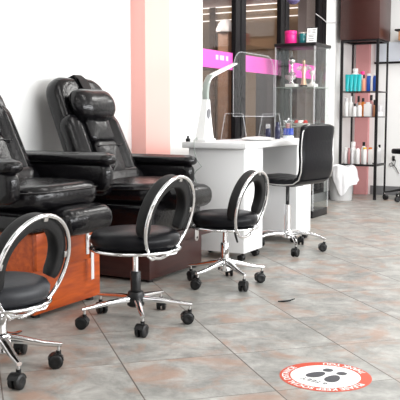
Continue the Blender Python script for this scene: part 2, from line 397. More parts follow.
# ------------------------------------------------------------------ pedicure chairs
def make_pedicure(name, label, loc, dz, base_mat, base_y, arm_x=0.0, strap=True, pillow=True, back_h=.86, base_drop=0.0, rest=(.405, .015, .042)):
    t = thing(name, label, 'pedicure chair', loc, 0, 'pedicure chairs along the white wall')
    lea = M_['leather']; h = .41 + dz
    y0, y1 = base_y; bt = h - base_drop
    b = MB(); b.box(-.46, .345, y0, y1, .02, bt-.005, base_mat, .004)
    base = b.build('base', base_mat, t)
    tag(base, 'orange cherry wood base' if base_mat == M_['orange'] else 'dark espresso wood base')
    b = MB(); b.box(.345, .372, y0-.004, (y1-.10 if strap else y1+.11), bt-(.175 if strap else .06), bt, base_mat, .004); b.build('fascia_panel', base_mat, base)
    for fx, fy in ((-.42, y0+.05), (.31, y0+.05), (-.42, y1-.05), (.31, y1-.05)):
        b = MB(); b.cyl(.022, 0, .022, M_['plastic'], 16, TR(fx, fy, 0)); b.build('foot', M_['plastic'], base)
    # hinge hardware on the front
    b = MB()
    if strap:
        b.box(.372, .377, y1-.155, y1-.132, h-.15, h+.0, M_['mark'], .001)
        b.box(.372, .382, y1-.150, y1-.11, h-.075, h-.055, M_['steel'], .001)
        o = b.build('hinge_bracket', M_['steel'], base); tag(o, 'steel hinge bracket')
        b = MB(); b.box(.377, .381, y1-.122, y1-.098, h-.285, h-.08, M_['mark'], .002); tag(b.build('hinge_strap', M_['mark'], base), 'pale metal strap')
    else:
        out = rrect(.045, .085, .022)
        b.puff([(p[0], p[1]) for p in out], .006, .0028, M_['steel'], TR(.375, y1-.12, bt-.045) @ RZ(90) @ RX(90))
        b.cyl(.007, 0, .003, M_['plastic'], 12, TR(.378, y1-.12, bt-.065) @ RY(90))
        tag(b.build('hinge_bracket', M_['steel'], base), 'steel hinge plate')
    # upholstery
    b = MB(); b.puff(rrect(.80, .62, .06), .10+base_drop, .03, lea, TR(-.02, 0, h+.048-base_drop/2)); b.build('seat_deck', lea, t)
    b = MB(); b.puff(rrect(.58, .575, .14, 8), .125, .05, lea, TR(.10, 0, h+.150) @ RY(-2), dome=.022)
    seat = b.build('seat', lea, t)
    b = MB()
    sm = [(.10+p[0]*.995, p[1]*.995, h+.178 + (p[0])*.035) for p in rrect(.585, .58, .14, 8)]
    b.tube(sm, .0045, lea, 8, True); b.build('seat_piping', lea, seat)
    b = MB(); b.puff(rrect(.20, .37, .05), .135, .055, lea, TR(rest[0], rest[1], h+rest[2]), dome=.006); b.build('leg_rest', lea, t)
    # backrest: local frame u = up the back, y across, w = out of the back
    ang = 24
    B = TR(-.025, 0, h+.059) @ RY(-ang)     # +z of B runs up the back, +x out of it
    def onback(w, u): return B @ TR(w, 0, u) @ Matrix(((0,0,1,0),(1,0,0,0),(0,1,0,0),(0,0,0,1)))   # outline x->y, outline y->u, thickness->w
    b = MB(); b.puff(rrect(.60, back_h, .13, 8, .52), .12, .05, lea, onback(-.035, back_h/2), dome=.01); back = b.build('backrest', lea, t)
    b = MB(); b.puff(rrect(.235, .27, .04, 6), .06, .025, lea, onback(.042, .27) @ TR(-.022, 0, 0), dome=.012); b.build('lumbar_panel', lea, back)
    b = MB(); b.puff(rrect(.235, .19, .035, 6), .06, .025, lea, onback(.042, .495) @ TR(-.022, 0, 0), dome=.012); b.build('shoulder_panel', lea, back)
    for s_ in (-1, 1):
        b = MB(); b.puff([(p[0]*1.0 + s_*.0, p[1]) for p in rrect(.165, .54, .08, 8, .16)], .12, .055, lea, onback(-.002, .335) @ TR(s_*.195-.022, 0, 0) @ RZ(-s_*-2.5), dome=.01); b.build('side_bolster', lea, back)
    b = MB(); b.puff(rrect(.535, .22, .07, 8), .165, .065, lea, onback(.004, .12), dome=.012); b.build('lower_roll', lea, back)
    for zz in (.365,):
        b = MB(); b.tube([B @ Vector((.072, y, zz)) for y in (-.13, -.06, 0, .06, .13)], .005, lea, 8); b.build('seam', lea, back)
    if not pillow: return arms(t, lea, h, arm_x)
    # head pillow with its strap over the top
    b = MB()
    n = 14; rs = []
    for i in range(n+1):
        q = -1 + 2*i/n; e = (1-abs(q)**4)**.5 if abs(q) < 1 else 0.02
        e = max(e, .12); sag = .018*(1-q*q)
        rs.append([tuple(B @ Vector((.078 + .076*e*math.cos(a), q*.195 - .035, .64 - sag*.6 + (.103*e + .012*q*q)*math.sin(a)))) for a in [2*PI*j/18 for j in range(18)]])
    b.rings(rs, lea); pil = b.build('head_pillow', lea, t)
    b = MB(); b.sweep([B @ Vector(p) for p in ((.075, .02, .69), (.045, .02, .76), (.034, .02, .83), (.01, .02, .868), (-.04, .02, .872), (-.098, .02, .84), (-.104, .02, .70))], .085, .006, M_['pad'], up=(0, 0, 1)); b.build('pillow_strap', M_['pad'], pil)
    return arms(t, lea, h, arm_x)

def arms(t, lea, h, arm_x):
    # padded top over a padded side
    for s_ in (-1, 1):
        yc = s_*.365; ax = arm_x - (.13 if arm_x and s_ < 0 else 0)
        b = MB()
        b.puff(rrect(.60, .155, .05), .085, .035, lea, TR(.06+ax, yc, h+.222) @ RX(90), dome=.004)
        b.box(-.20, -.02, yc-.035, yc+.035, h+.02, h+.19, lea, .02)
        arm = b.build('armrest', lea, t)
        b = MB(); b.puff(rrect(.655, .115, .05), .055, .026, lea, TR(.05+ax, yc, h+.317), dome=.010); b.build('arm_pad', lea, arm)
    return t

make_pedicure('pedicure_chair', 'black leather pedicure chair on the orange wood base', (-2.80, 3.10, 0), 0.0, M_['orange'], (-.25, .275), pillow=False, back_h=.75)
make_pedicure('pedicure_chair', 'black leather pedicure chair with head pillow on the dark brown base', (-2.768, 4.08, 0), -.055, M_['espresso'], (-.27, .35), -.085, False, base_drop=.085, rest=(.41, .03, .125))

# ------------------------------------------------------------------ rolling stools
def caster_mesh(r=.028):
    b = MB(); pl = M_['plastic']
    for s_ in (-1, 1):
        b.lathe([(.006, -.009), (r*.8, -.009), (r, -.006), (r, .006), (r*.86, .009), (r*.5, .0105), (.006, .008)], pl, 22, TR(.0, s_*.0135, r) @ AX)
    # hood over the wheels
    rs = []
    for i in range(9):
        a = R(10 + 150*i/8)
        rs.append([(x*1.0, y, z) for x, y, z in ((math.cos(a)*(r+.003), -.021, r+math.sin(a)*(r+.003)), (math.cos(a)*(r+.003), .021, r+math.sin(a)*(r+.003)), (math.cos(a)*(r-.001), .021, r+math.sin(a)*(r-.001)), (math.cos(a)*(r-.001), -.021, r+math.sin(a)*(r-.001)))])
    b.rings(rs, pl)
    b.box(-.006, .02, -.0045, .0045, r-.006, r*2+.004, pl, .002)
    b.cyl(.0095, r*1.6, r*2+.012, pl, 12, TR(.012, 0, 0))
    b.cyl(.005, r*2+.01, r*2+.03, M_['steel'], 10, TR(.012, 0, 0))
    return b

def star_base(t, rad, a0, style, hub_z=.105, hub_m=None):
    """five legs, each with its caster"""
    ch = M_['chrome']; z_tip = .088
    cm = None
    for k in range(5):
        a = R(a0 + 72*k); c_, s_ = math.cos(a), math.sin(a)
        b = MB(); L = rad - .012
        if style == 'flat':
            P = [(.02, .112), (L*.5, .106), (L*.9, .094), (L+.012, .090)]; W = [.034, .028, .022, .018]; H = [.030, .022, .016, .012]
            if k in (1, 2): W = [.034, .032, .026, .02]
        elif style == 'slope':
            P = [(.02, .128), (L*.35, .118), (L*.75, .098), (L+.012, .090)]; W = [.036, .032, .026, .018]; H = [.034, .028, .020, .014]
        else:
            P = [(.02, .118), (L*.35, .128), (L*.65, .122), (L*.88, .104), (L+.008, .086)]; W = [.032, .026, .024, .022, .018]; H = [.026, .022, .020, .018, .014]
        b.sweep([(p[0]*c_, p[0]*s_, p[1]) for p in P], W, H, ch, rnd=.5)
        leg = b.build('leg', ch, t)
        swivel = [40, -65, 150, 20, 95][k]
        if cm is None:
            cas = caster_mesh().build('caster', M_['plastic'], leg); cm = cas.data
        else:
            cas = bpy.data.objects.new('caster', cm); COL.objects.link(cas); cas.parent = leg
        cas.location = (L*c_ - .012*math.cos(R(swivel)), L*s_ - .012*math.sin(R(swivel)), 0); cas.rotation_euler = (0, 0, R(swivel))
    return hub_z

def make_stool(label, loc, rz, rad, a0, seat_z, seat_r, hoop_dz, style, black_sleeve, lever=None, hoop_r=.192, lean=15, seat_m='vinyl'):
    t = thing('rolling_stool', label, 'stool', loc, rz, 'rolling stools with a hoop back')
    ch = M_['chrome']
    star_base(t, rad, a0 - rz, style)
    b = MB(); hm = M_['plastic'] if black_sleeve else ch
    b.lathe([(.030, .075), (.040, .082), (.042, .125), (.036, .145), (.028, .15)], hm, 28); b.build('hub', hm, t)
    b = MB()
    top = seat_z - .105
    mid = min(.235, top-.03)
    b.lathe([(.024, .15), (.0245, mid), (.021, mid+.006)], hm, 24)
    b.cyl(.013, mid, top+.004, ch, 20)
    b.build('gas_column', ch, t)
    b = MB(); b.lathe([(.025, top), (.06, top+.006), (.085, top+.014), (.085, top+.018)], M_['plastic'], 24); b.box(-.10, .10, -.05, .05, top+.012, top+.02, M_['plastic'], .003); b.build('seat_plate', M_['plastic'], t)
    # seat cushion
    s0 = seat_z - .085; r = seat_r
    b = MB(); b.lathe([(.04, s0), (r-.035, s0), (r-.012, s0+.008), (r, s0+.028), (r+.002, s0+.050), (r-.010, s0+.070), (r-.035, s0+.080), (r*.5, s0+.087), (.01, s0+.089)], M_[seat_m], 48)
    seat = b.build('seat', M_[seat_m], t)
    b = MB(); b.tube([((r+.001)*math.cos(2*PI*i/48), (r+.001)*math.sin(2*PI*i/48), s0-.004) for i in range(48)], .0075, ch, 10, True)
    b.cyl(r-.004, s0-.006, s0, ch, 48)
    b.build('seat_ring', ch, t)
    # hoop back: circle in a plane facing -x, leaning outwards
    hc = Vector((r-.016, 0, seat_z + hoop_dz))
    H = TR(*hc) @ RY(lean)
    def hp(rr, deg, w=0.0):
        a = R(deg); return H @ Vector((w, rr*math.cos(a), rr*math.sin(a)))
    b = MB(); b.tube([hp(hoop_r, 360*i/64) for i in range(64)], .0085, ch, 12, True); b.build('back_hoop', ch, t)
    b = MB(); pts = [hp(hoop_r-.030, -28 + 236*i/40, -.034) for i in range(41)]
    nrm = (H.to_3x3() @ Vector((1, 0, 0)))
    ew = [.054]*41; eh = [.056]*41
    for q in (0, 40): ew[q] *= .72; eh[q] *= .75
    for q in (1, 39): ew[q] *= .93; eh[q] *= .94
    b.sweep(pts, ew, eh, M_['pad'], up=tuple(nrm), rnd=.42); pad = b.build('back_pad', M_['pad'], t)
    for dg in (6, 84, 172):
        b = MB(); P = hp(hoop_r-.012, dg, -.003)
        b.box(-.0035, .0035, -.010, .010, -.011, .011, M_['steel'], .001, T=TR(*P) @ RY(lean) @ RX(dg)); b.build('clip', M_['steel'], t)
    for s_ in (-1, 1):
        b = MB(); a = R(s_*42)
        p0 = Vector(((r-.01)*math.cos(a), (r-.01)*math.sin(a), s0-.008)); p1 = hp(hoop_r, -90 + s_*14); pm = (p0+p1)/2 + Vector((.012, s_*.012, -.012))
        b.tube([p0, p0*.5+pm*.5+Vector((.004, 0, -.003)), pm, p1*.5+pm*.5, p1], .0055, ch, 10); b.build('back_strut', ch, t)
    if lever:
        a = R(lever - rz); b = MB()
        ca, sa = math.cos(a), math.sin(a)
        b.tube([(.03*ca, .03*sa, top+.012), (.05*ca, .05*sa, top), (.058*ca, .058*sa, top-.02)], .004, M_['plastic'], 8)
        b.sweep([(.055*ca, .055*sa, top-.012), (.062*ca, .062*sa, top-.04), (.072*ca, .072*sa, top-.075)], [.014, .024, .02], [.012, .014, .01], M_['plastic'], up=(ca, sa, 0), rnd=.6); b.build('lever', M_['plastic'], t)
    return t

make_stool('low hoop-back stool cut off by the left edge, before the orange base', (-2.06, 2.20, 0), 0, .225, 41, .358, .185, .057, 'slope', False, seat_m='charcoal')
make_stool('hoop-back stool with a black lower column, between orange and brown bases', (-2.020, 3.055, 0), 0, .265, 22, .440, .205, .06, 'flat', True)
make_stool('smaller hoop-back stool with an all-chrome column, nearest the white desk', (-2.048, 4.02, 0), 0, .23, 38, .420, .185, .045, 'slope', False, lever=25, hoop_r=.19, lean=13)

# ------------------------------------------------------------------ manicure desk
t = thing('manicure_desk', 'white two-pedestal manicure desk in front of the shop window', 'desk', (-2.48, 5.29, 0))
b = MB(); b.box(-.21, .265, -.65, .645, .745, .785, M_['laminate'], .006); b.build('worktop', M_['laminate'], t)
for y0, y1 in ((-.60, -.305), (.31, .61)):
    b = MB(); b.box(-.185, .23, y0, y1, .055, .745, M_['laminate'], .003); p = b.build('pedestal', M_['laminate'], t)
    for sx in (-.15, .195):
        for yy in (y0+.035, y1-.035):
            b = caster_mesh(.021); o = b.build('caster', M_['plastic'], p); o.location = (sx, yy, 0); o.scale = (1, 1, .92)
b = MB(); b.box(-.17, -.152, -.305, .31, .20, .745, M_['laminate'], .002); b.build('back_panel', M_['laminate'], t)

# desk chair tucked in the kneehole (faces -x)
t = thing('desk_chair', 'black low-back chair with silver piping, tucked into the white desk', 'chair', (-2.185, 5.27, 0), -9)
star_base(t, .275, 27, 'arch')
ch = M_['chrome']
b = MB(); b.lathe([(.028, .09), (.036, .095), (.036, .14), (.028, .15)], ch, 24); b.build('hub', ch, t)
b = MB(); b.cyl(.024, .15, .33, ch, 20); b.cyl(.013, .33, .47, M_['plastic'], 16); b.build('gas_column', ch, t)
b = MB(); b.box(-.09, .09, -.07, .07, .463, .475, M_['plastic'], .004); b.build('seat_plate', M_['plastic'], t)
b = MB(); b.tube([(.03, -.05, .458), (.06, -.10, .45), (.07, -.12, .425)], .004, M_['plastic'], 8); b.sweep([(.068, -.115, .435), (.075, -.128, .40), (.08, -.135, .375)], [.012, .024, .018], [.01, .014, .01], M_['plastic'], up=(1, 0, 0), rnd=.6); b.build('lever', M_['plastic'], t)
prof = [(-.235, .487), (-.22, .507), (-.15, .513), (-.05, .505), (.04, .500), (.10, .500), (.170, .507), (.208, .532), (.224, .58), (.228, .65), (.224, .72), (.227, .79), (.234, .85), (.238, .885), (.240, .90)]
def chair_strip(lo, hi, name, seams):
    b = MB(); rs = []
    wv = []
    P = prof[lo:hi]
    # resample
    Q = []
    for i in range(len(P)-1):
        for k in range(4):
            f_ = k/4; Q.append((P[i][0]*(1-f_)+P[i+1][0]*f_, P[i][1]*(1-f_)+P[i+1][1]*f_))
    Q.append(P[-1])
    N = len(Q)
    for i, q in enumerate(Q):
        a = Q[max(i-1, 0)]; c = Q[min(i+1, N-1)]; tx, tz = c[0]-a[0], c[1]-a[1]; l = math.hypot(tx, tz); nx, nz = -tz/l, tx/l
        th = .024
        if seams: th += .004*abs(math.sin(i*PI/4))
        hw = .215
        e = min(i, N-1-i)
        if name == 'backrest' and N-1-i < 6: hw -= .075*((6-(N-1-i))/6)**2.2
        if name == 'seat' and i < 4: hw -= .05*((4-i)/4)**2
        if e < 2 and not (name == 'seat' and i > 5) and not (name == 'backrest' and i < 5): th *= (.45, .85)[e]
        sec = []
        for j in range(20):
            A = 2*PI*j/20; c_, s_ = math.cos(A), math.sin(A)
            yy = hw*math.copysign(abs(c_)**.25, c_); ww = th*math.copysign(abs(s_)**.6, s_)
            sec.append((q[0]+nx*ww, yy, q[1]+nz*ww))
        rs.append(sec)
    b.rings(rs, M_['vinyl']); return b.build(name, M_['vinyl'], t)
chair_strip(0, 8, 'seat', True); bk = chair_strip(7, 15, 'backrest', False)
for s_ in (-1, 1):
    b = MB(); pp = []
    for i, (x, z) in enumerate(prof):
        hw = .217
        if i >= 13: hw -= (.03, .078)[i-13]
        if i == 0: hw -= .05
        a = prof[max(i-1, 0)]; c = prof[min(i+1, len(prof)-1)]; tx, tz = c[0]-a[0], c[1]-a[1]; l = math.hypot(tx, tz)
        pp.append((x + (tz/l)*.012, s_*hw, z - (tx/l)*.012))
    b.tube(pp, .0042, M_['steel'], 8); b.build('piping', M_['steel'], t)

# things on the desk
DZ = .785
t = thing('desk_lamp', 'white desk lamp with a long bent arm on the desk end', 'lamp', (-2.62, 4.83, DZ))
b = MB(); b.box(-.05, .05, -.075, .075, .0006, .018, M_['whiteplastic'], .006)
b.rings([[(sx*w_, yo+sy*d_, z) for sx, sy in ((-1,-1),(1,-1),(1,1),(-1,1))] for z, w_, d_, yo in ((.016, .035, .070, 0), (.10, .030, .052, .004), (.20, .025, .032, .012), (.275, .022, .021, .018), (.285, .020, .019, .018))], M_['whiteplastic']); body = b.build('body', M_['whiteplastic'], t)
b = MB(); b.puff([(.022*math.cos(2*PI*i/24), .036*math.sin(2*PI*i/24)) for i in range(24)], .012, .004, M_['darkhole'], TR(.0265, .006, .185) @ RY(8) @ RZ(90) @ RX(90)); tag(b.build('speaker_oval', M_['darkhole'], body), 'dark oval opening')
b = MB(); b.box(.031, .0345, -.022, .010, .035, .075, M_['greyplastic'], .002, T=RY(-3)); b.build('button_panel', M_['greyplastic'], body)
b = MB(); b.sweep([(0, .018, .275), (0, .014, .33), (0, .028, .385), (0, .055, .425), (0, .08, .447)], [.044]*5, [.034, .034, .03, .024, .02], M_['greyplastic'], up=(0, 1, 0), rnd=.5); b.build('arm', M_['greyplastic'], t)
b = MB(); b.sweep([(0, .026, .395), (0, .06, .43), (0, .12, .455), (0, .30, .505), (0, .46, .55), (0, .475, .555)], [.046, .05, .05, .05, .045, .03], [.008, .016, .018, .016, .013, .006], M_['whiteplastic'], up=(0, 0, 1), rnd=.5); b.build('lamp_head', M_['whiteplastic'], t)
b = MB(); b.tube([(-.02, -.07, .012), (.0, -.11, .03), (.02, -.16, .02), (.03, -.20, .008), (.03, -.202, -.05), (.05, -.197, -.12), (.09, -.205, -.16), (.05, -.207, -.19), (.03, -.205, -.22), (.06, -.203, -.30)], .003, M_['greyplastic'], 8); b.build('power_cord', M_['greyplastic'], t)
t = thing('cable_clip', 'small black clip at the near corner of the white desktop', 'clip', (-2.66, 4.672, DZ))
b = MB(); b.box(-.012, .012, -.012, .012, 0, .022, M_['plastic'], .003); b.box(-.006, .006, -.006, .006, .02, .040, M_['plastic'], .002); b.build('clip_body', M_['plastic'], t)

t = thing('sneeze_guard', 'clear acrylic screen with rounded corners standing on the white desk', 'screen', (-2.575, 5.37, DZ))
def arc_panel(y0, y1, z0, z1, r, th):
    out = [(y0, z0), (y1, z0)]
    out += [(y1-r+r*math.cos(R(a)), z1-r+r*math.sin(R(a))) for a in range(0, 91, 10)]
    out += [(y0+r+r*math.cos(R(a)), z1-r+r*math.sin(R(a))) for a in range(90, 181, 10)]
    return [[(w, y, z) for y, z in out] for w in (-th/2, th/2)], out
rs, out = arc_panel(-.19, .53, .17, .635, .13, .004)
b = MB(); b.rings(rs, M_['acrylic']); scr = b.build('screen_panel', M_['acrylic'], t)
b = MB(); b.tube([(0, y, z) for y, z in out], .0028, M_['acryledge'], 6, True); b.build('polished_edge', M_['acryledge'], scr)
for yy in (-.18, .475):
    po = [(-.105, 0), (.105, 0), (.07, .19), (-.07, .19)]
    b = MB(); b.rings([[(x, yy+w, z) for x, z in po] for w in (-.0025, .0025)], M_['acrylic']); ft = b.build('stand_foot', M_['acrylic'], t)
    b = MB(); b.tube([(x, yy, max(z, .004)) for x, z in po], .0035, M_['acryledge'], 6, True); b.build('foot_edge', M_['acryledge'], ft)

b = MB(); b.lathe([(.05, 0), (.085, .002), (.105, .010), (.108, .016), (.10, .020), (.07, .026), (.02, .030), (.0, .030)], M_['whiteplastic'], 40, TR(-2.355, 5.12, DZ) @ Matrix.Diagonal((1.0, 1.15, 1, 1)))
tag(b.build('hand_rest', M_['whiteplastic']), 'low white oval hand rest near the desk front edge', 'hand rest')
t = thing('disinfectant_jar', 'clear jar half full of blue liquid on the white desk', 'jar', (-2.40, 5.79, DZ))
b = MB(); b.lathe([(.040, 0), (.043, .004), (.043, .135), (.040, .135), (.040, .022), (.0, .022)], M_['glass'], 28); b.build('jar_glass', M_['glass'], t)
b = MB(); b.cyl(.0395, .028, .078, M_['bluewater'], 28); b.build('liquid', M_['bluewater'], t)
b = MB(); b.cyl(.0415, .0, .0215, M_['palepanel'], 28, bev=.003); b.build('jar_base', M_['palepanel'], t)
b = MB()
b.box(-.010, .012, -.026, -.006, .076, .115, M_['dustyrose'], .003); b.box(-.02, 0, .004, .026, .076, .12, M_['bottlegrey'], .003); b.box(.008, .02, .006, .016, .076, .128, M_['steel'], .002)
b.build('tools', M_['steel'], t)
b = MB(); b.cyl(.043, .135, .142, M_['acryledge'], 28, bev=.002); b.cyl(.006, .142, .158, M_['steel'], 12, bev=.002); b.build('lid', M_['acryledge'], t)
def bottle(name, label, cat, loc, r, h, body_m, cap_m, group=None, cap_r=.6, cap_h=.18, shape='bottle', band=None, rz=0):
    t = thing(name, label, cat, loc, rz, group)
    b = MB(); hb = h*(1-cap_h)
    if shape == 'bottle':
        b.lathe([(r*.9, 0), (r, r*.12), (r, hb*.80), (r*.9, hb*.90), (r*cap_r*.9, hb*.97), (r*cap_r*.85, hb)], body_m, 24)
    elif shape == 'tube':    # wide flat crimp at the top, round cap below
        rs = []
        for i in range(9):
            f_ = i/8; z = h*cap_h + (h-h*cap_h)*f_; rx = r*(1-.85*f_**1.5); ry = r*(1+.12*f_)
            rs.append([(rx*math.cos(2*PI*j/24), ry*math.sin(2*PI*j/24), z) for j in range(24)])
        b.rings(rs, body_m)
    elif shape == 'jar':
        b.lathe([(r*.92, 0), (r, r*.1), (r, hb*.96), (r*.94, hb)], body_m, 28)
    else:
        b.box(-r, r, -r*.8, r*.8, 0, hb, body_m, r*.12)
    b.build('body', body_m, t)
    b = MB()
    if shape == 'tube': b.cyl(r*.9, 0, h*cap_h+.002, cap_m, 24, bev=r*.06)
    else: b.cyl(r*cap_r, hb-.001, h, cap_m, 24, bev=r*cap_r*.1)
    b.build('cap', cap_m, t)
    if band is not None:
        b = MB()
        if shape == 'box': b.box(-r-.0008, r+.0008, -r*.8-.0008, r*.8+.0008, hb*.3, hb*.65, band)
        else: b.lathe([(r+.0007, hb*.28), (r+.0007, hb*.66)], band, 24, cap=False)
        b.build('label_band', band, t)
    return t
bottle('bottle', 'navy blue bottle beside the clear foot of the acrylic screen', 'bottle', (-2.41, 5.60, DZ), .022, .125, M_['navy'], M_['navy'], cap_r=.7)
bottle('bottle', 'small clear-topped dark bottle behind the navy one on the desk', 'bottle', (-2.56, 5.76, DZ), .022, .11, M_['navy'], M_['acryledge'], cap_r=.8, cap_h=.3)

# ------------------------------------------------------------------ glass display cabinet
CX0, CX1, CY0, CY1 = -3.06, -2.67, 7.05, 7.45
t = thing('display_cabinet', 'tall glass display cabinet with a black top, beside the window', 'cabinet', ((CX0+CX1)/2, (CY0+CY1)/2, 0))
hx, hy = (CX1-CX0)/2, (CY1-CY0)/2
b = MB(); b.box(-hx-.012, hx+.012, -hy-.012, hy+.012, 1.605, 1.635, M_['blackmetal'], .004); b.build('top_board', M_['blackmetal'], t)
b = MB(); b.box(-hx, hx, -hy, hy, 0, .07, M_['blackmetal'], .004); b.build('plinth', M_['blackmetal'], t)
g = M_['glass']
for a in ((-hx, hx, -hy, -hy+.005), (hx-.005, hx, -hy+.006, hy-.006), (-hx, -hx+.005, -hy+.006, hy-.006), (-hx, hx, hy-.005, hy)):
    b = MB(); b.box(*a, .07, 1.605, g); b.build('glass_pane', g, t)
for sx, sy in ((-1,-1),(1,-1),(1,1),(-1,1)):
    b = MB(); b.box(sx*(hx+.001)-.006, sx*(hx+.001)+.006, sy*(hy+.001)-.006, sy*(hy+.001)+.006, .07, 1.605, M_['acryledge'], .002); b.build('corner_post', M_['acryledge'], t)
for z in (1.232, .862, .48):
    b = MB(); b.box(-hx+.007, hx-.007, -hy+.008, hy-.008, z-.008, z, g); sh = b.build('shelf', g, t)
    b = MB(); b.tube([(-hx+.008, -hy+.008, z-.004), (hx-.008, -hy+.008, z-.004), (hx-.008, hy-.008, z-.004), (-hx+.008, hy-.008, z-.004)], .0035, M_['greyplastic'], 6, True); b.build('shelf_edge', M_['greyplastic'], sh)
# ornaments
Zs = 1.2325
t = thing('trophy', 'silver trophy with a ball on top, on a white block', 'trophy', (-2.935, 7.15, Zs), 0, None)
b = MB(); b.box(-.05, .05, -.05, .05, 0, .03, M_['ceramic'], .004); b.build('block', M_['ceramic'], t)
b = MB(); b.lathe([(.03, .03), (.012, .05), (.009, .10), (.03, .12), (.045, .13), (.02, .14), (.008, .18), (.012, .215), (.0, .215)], M_['silver'], 20); b.build('stem', M_['silver'], t)
b = MB(); b.sphere(.034, (0, 0, .245), M_['silver']); b.build('ball', M_['silver'], t)
t = thing('trophy', 'pale gold winged figure standing on a black foot', 'figurine', (-2.835, 7.20, Zs), 0, None)
b = MB(); b.cyl(.035, 0, .02, M_['blackmetal'], 20, bev=.003); b.build('foot', M_['blackmetal'], t)
b = MB(); b.lathe([(.03, .02), (.022, .06), (.016, .12), (.024, .16), (.018, .19), (.008, .205), (.016, .225), (.014, .25), (.0, .262)], M_['gold'], 18); b.build('figure', M_['gold'], t)
for s_ in (-1, 1):
    b = MB(); b.sweep([(s_*.012, 0, .17), (s_*.045, .01, .185), (s_*.075, .012, .165)], [.008]*3, [.05, .045, .015], M_['silver'], rnd=.6); b.build('wing', M_['silver'], t)
t = thing('vase', 'white ceramic bowl vase left of the gold figure', 'vase', (-2.985, 7.24, Zs))
b = MB(); b.lathe([(.03, 0), (.012, .025), (.012, .06), (.045, .085), (.055, .115), (.05, .115), (.03, .09), (.0, .085)], M_['ceramic'], 24); b.build('bowl', M_['ceramic'], t)
t = thing('trophy', 'white block ornament behind the gold figure', 'ornament', (-2.80, 7.33, Zs))
b = MB(); b.box(-.045, .045, -.045, .045, 0, .035, M_['ceramic'], .004); b.lathe([(.025, .035), (.01, .06), (.01, .11), (.03, .14), (.018, .16), (0, .165)], M_['ceramic'], 16); b.build('figure', M_['ceramic'], t)
Zl = .8625
t = thing('dish', 'shallow pale dish on the lower cabinet shelf', 'dish', (-2.86, 7.22, Zl))
b = MB(); b.lathe([(.03, 0), (.07, .012), (.09, .030), (.086, .030), (.065, .015), (.0, .008)], M_['ceramic'], 28); b.build('bowl', M_['ceramic'], t)
for i, (dx, dy, m_, lb) in enumerate(((-.045, -.01, 'red', 'red ball at the left in the pale dish'), (0, -.035, 'ceramic', 'white ball at the front of the pale dish'), (.045, -.01, 'red', 'red ball at the right in the pale dish'), (.0, .025, 'ceramic', 'white ball at the back of the pale dish'))):
    b = MB(); b.sphere(.022, (-2.86+dx, 7.22+dy, Zl+.037), M_[m_]); tag(b.build('ball', M_[m_]), lb, 'ball', 'balls in the pale dish')
# on top of the cabinet
Zt = 1.635
t = bottle('jar', 'hot pink tub with its lid on the black cabinet top', 'jar', (-2.955, 7.16, Zt), .056, .125, M_['hotpink'], M_['hotpink'], cap_r=1.03, cap_h=.28, shape='jar')
bottle('jar', 'dark teal glass jar between the pink tub and the framed card', 'jar', (-2.85, 7.20, Zt), .044, .11, M_['tealglass'], M_['cork'], cap_r=.85, cap_h=.12, shape='jar')
bottle('jar', 'second teal jar, standing behind the first on the cabinet top', 'jar', (-2.90, 7.31, Zt), .04, .105, M_['tealglass'], M_['cork'], cap_r=.85, cap_h=.12, shape='jar')
t = thing('card_frame', 'white card in a thin black frame on the cabinet top', 'framed card', (-2.748, 7.16, Zt), 8)
Tc = RX(-9)
b = MB(); b.box(-.052, .052, -.005, .005, 0, .150, M_['blackmetal'], .002, T=Tc); b.box(-.02, .02, 0, .06, 0, .006, M_['blackmetal']); b.build('frame', M_['blackmetal'], t)
b = MB(); b.box(-.045, .050, -.0065, -.0045, .005, .143, M_['paper'], T=Tc); cd = b.build('card', M_['paper'], t)
b = MB()
b.box(-.036, -.008, -.0075, -.0066, .095, .128, M_['bottlegrey'], T=Tc)
for z, x0, x1 in ((.125, .006, .04), (.112, .006, .034), (.098, .006, .038), (.075, -.03, .03), (.06, -.025, .02), (.04, -.03, .025), (.024, -.022, .022)):
    b.box(x0, x1, -.0075, -.0066, z, z+.005, M_['ink'], T=Tc)
b.build('print', M_['ink'], cd)
# purple thing hanging above, and the cord along the top
t = thing('hanging_ornament', 'purple paper ornament hanging above the pink tub', 'ornament', (-2.95, 7.2, 2.01))
b = MB(); b.lathe([(.0, .0), (.03, .005), (.06, .03), (.065, .07), (.05, .12), (.02, .14), (.0, .14)], M_['purple'], 14); b.build('body', M_['purple'], t)
b = MB(); b.tube([(0, 0, .14), (0, 0, .79)], .002, M_['whiteplastic'], 6); b.build('string', M_['whiteplastic'], t)
b = MB(); b.tube([(-3.12, 8.25, 2.05), (-3.13, 8.45, 2.03), (-3.14, 8.65, 2.00), (-3.148, 8.85, 2.02), (-3.155, 9.2, 2.06)], .005, M_['bottlegrey'], 8); tag(b.build('hanging_cable', M_['bottlegrey']), 'thin grey cable looping across the white corner column', 'cable')

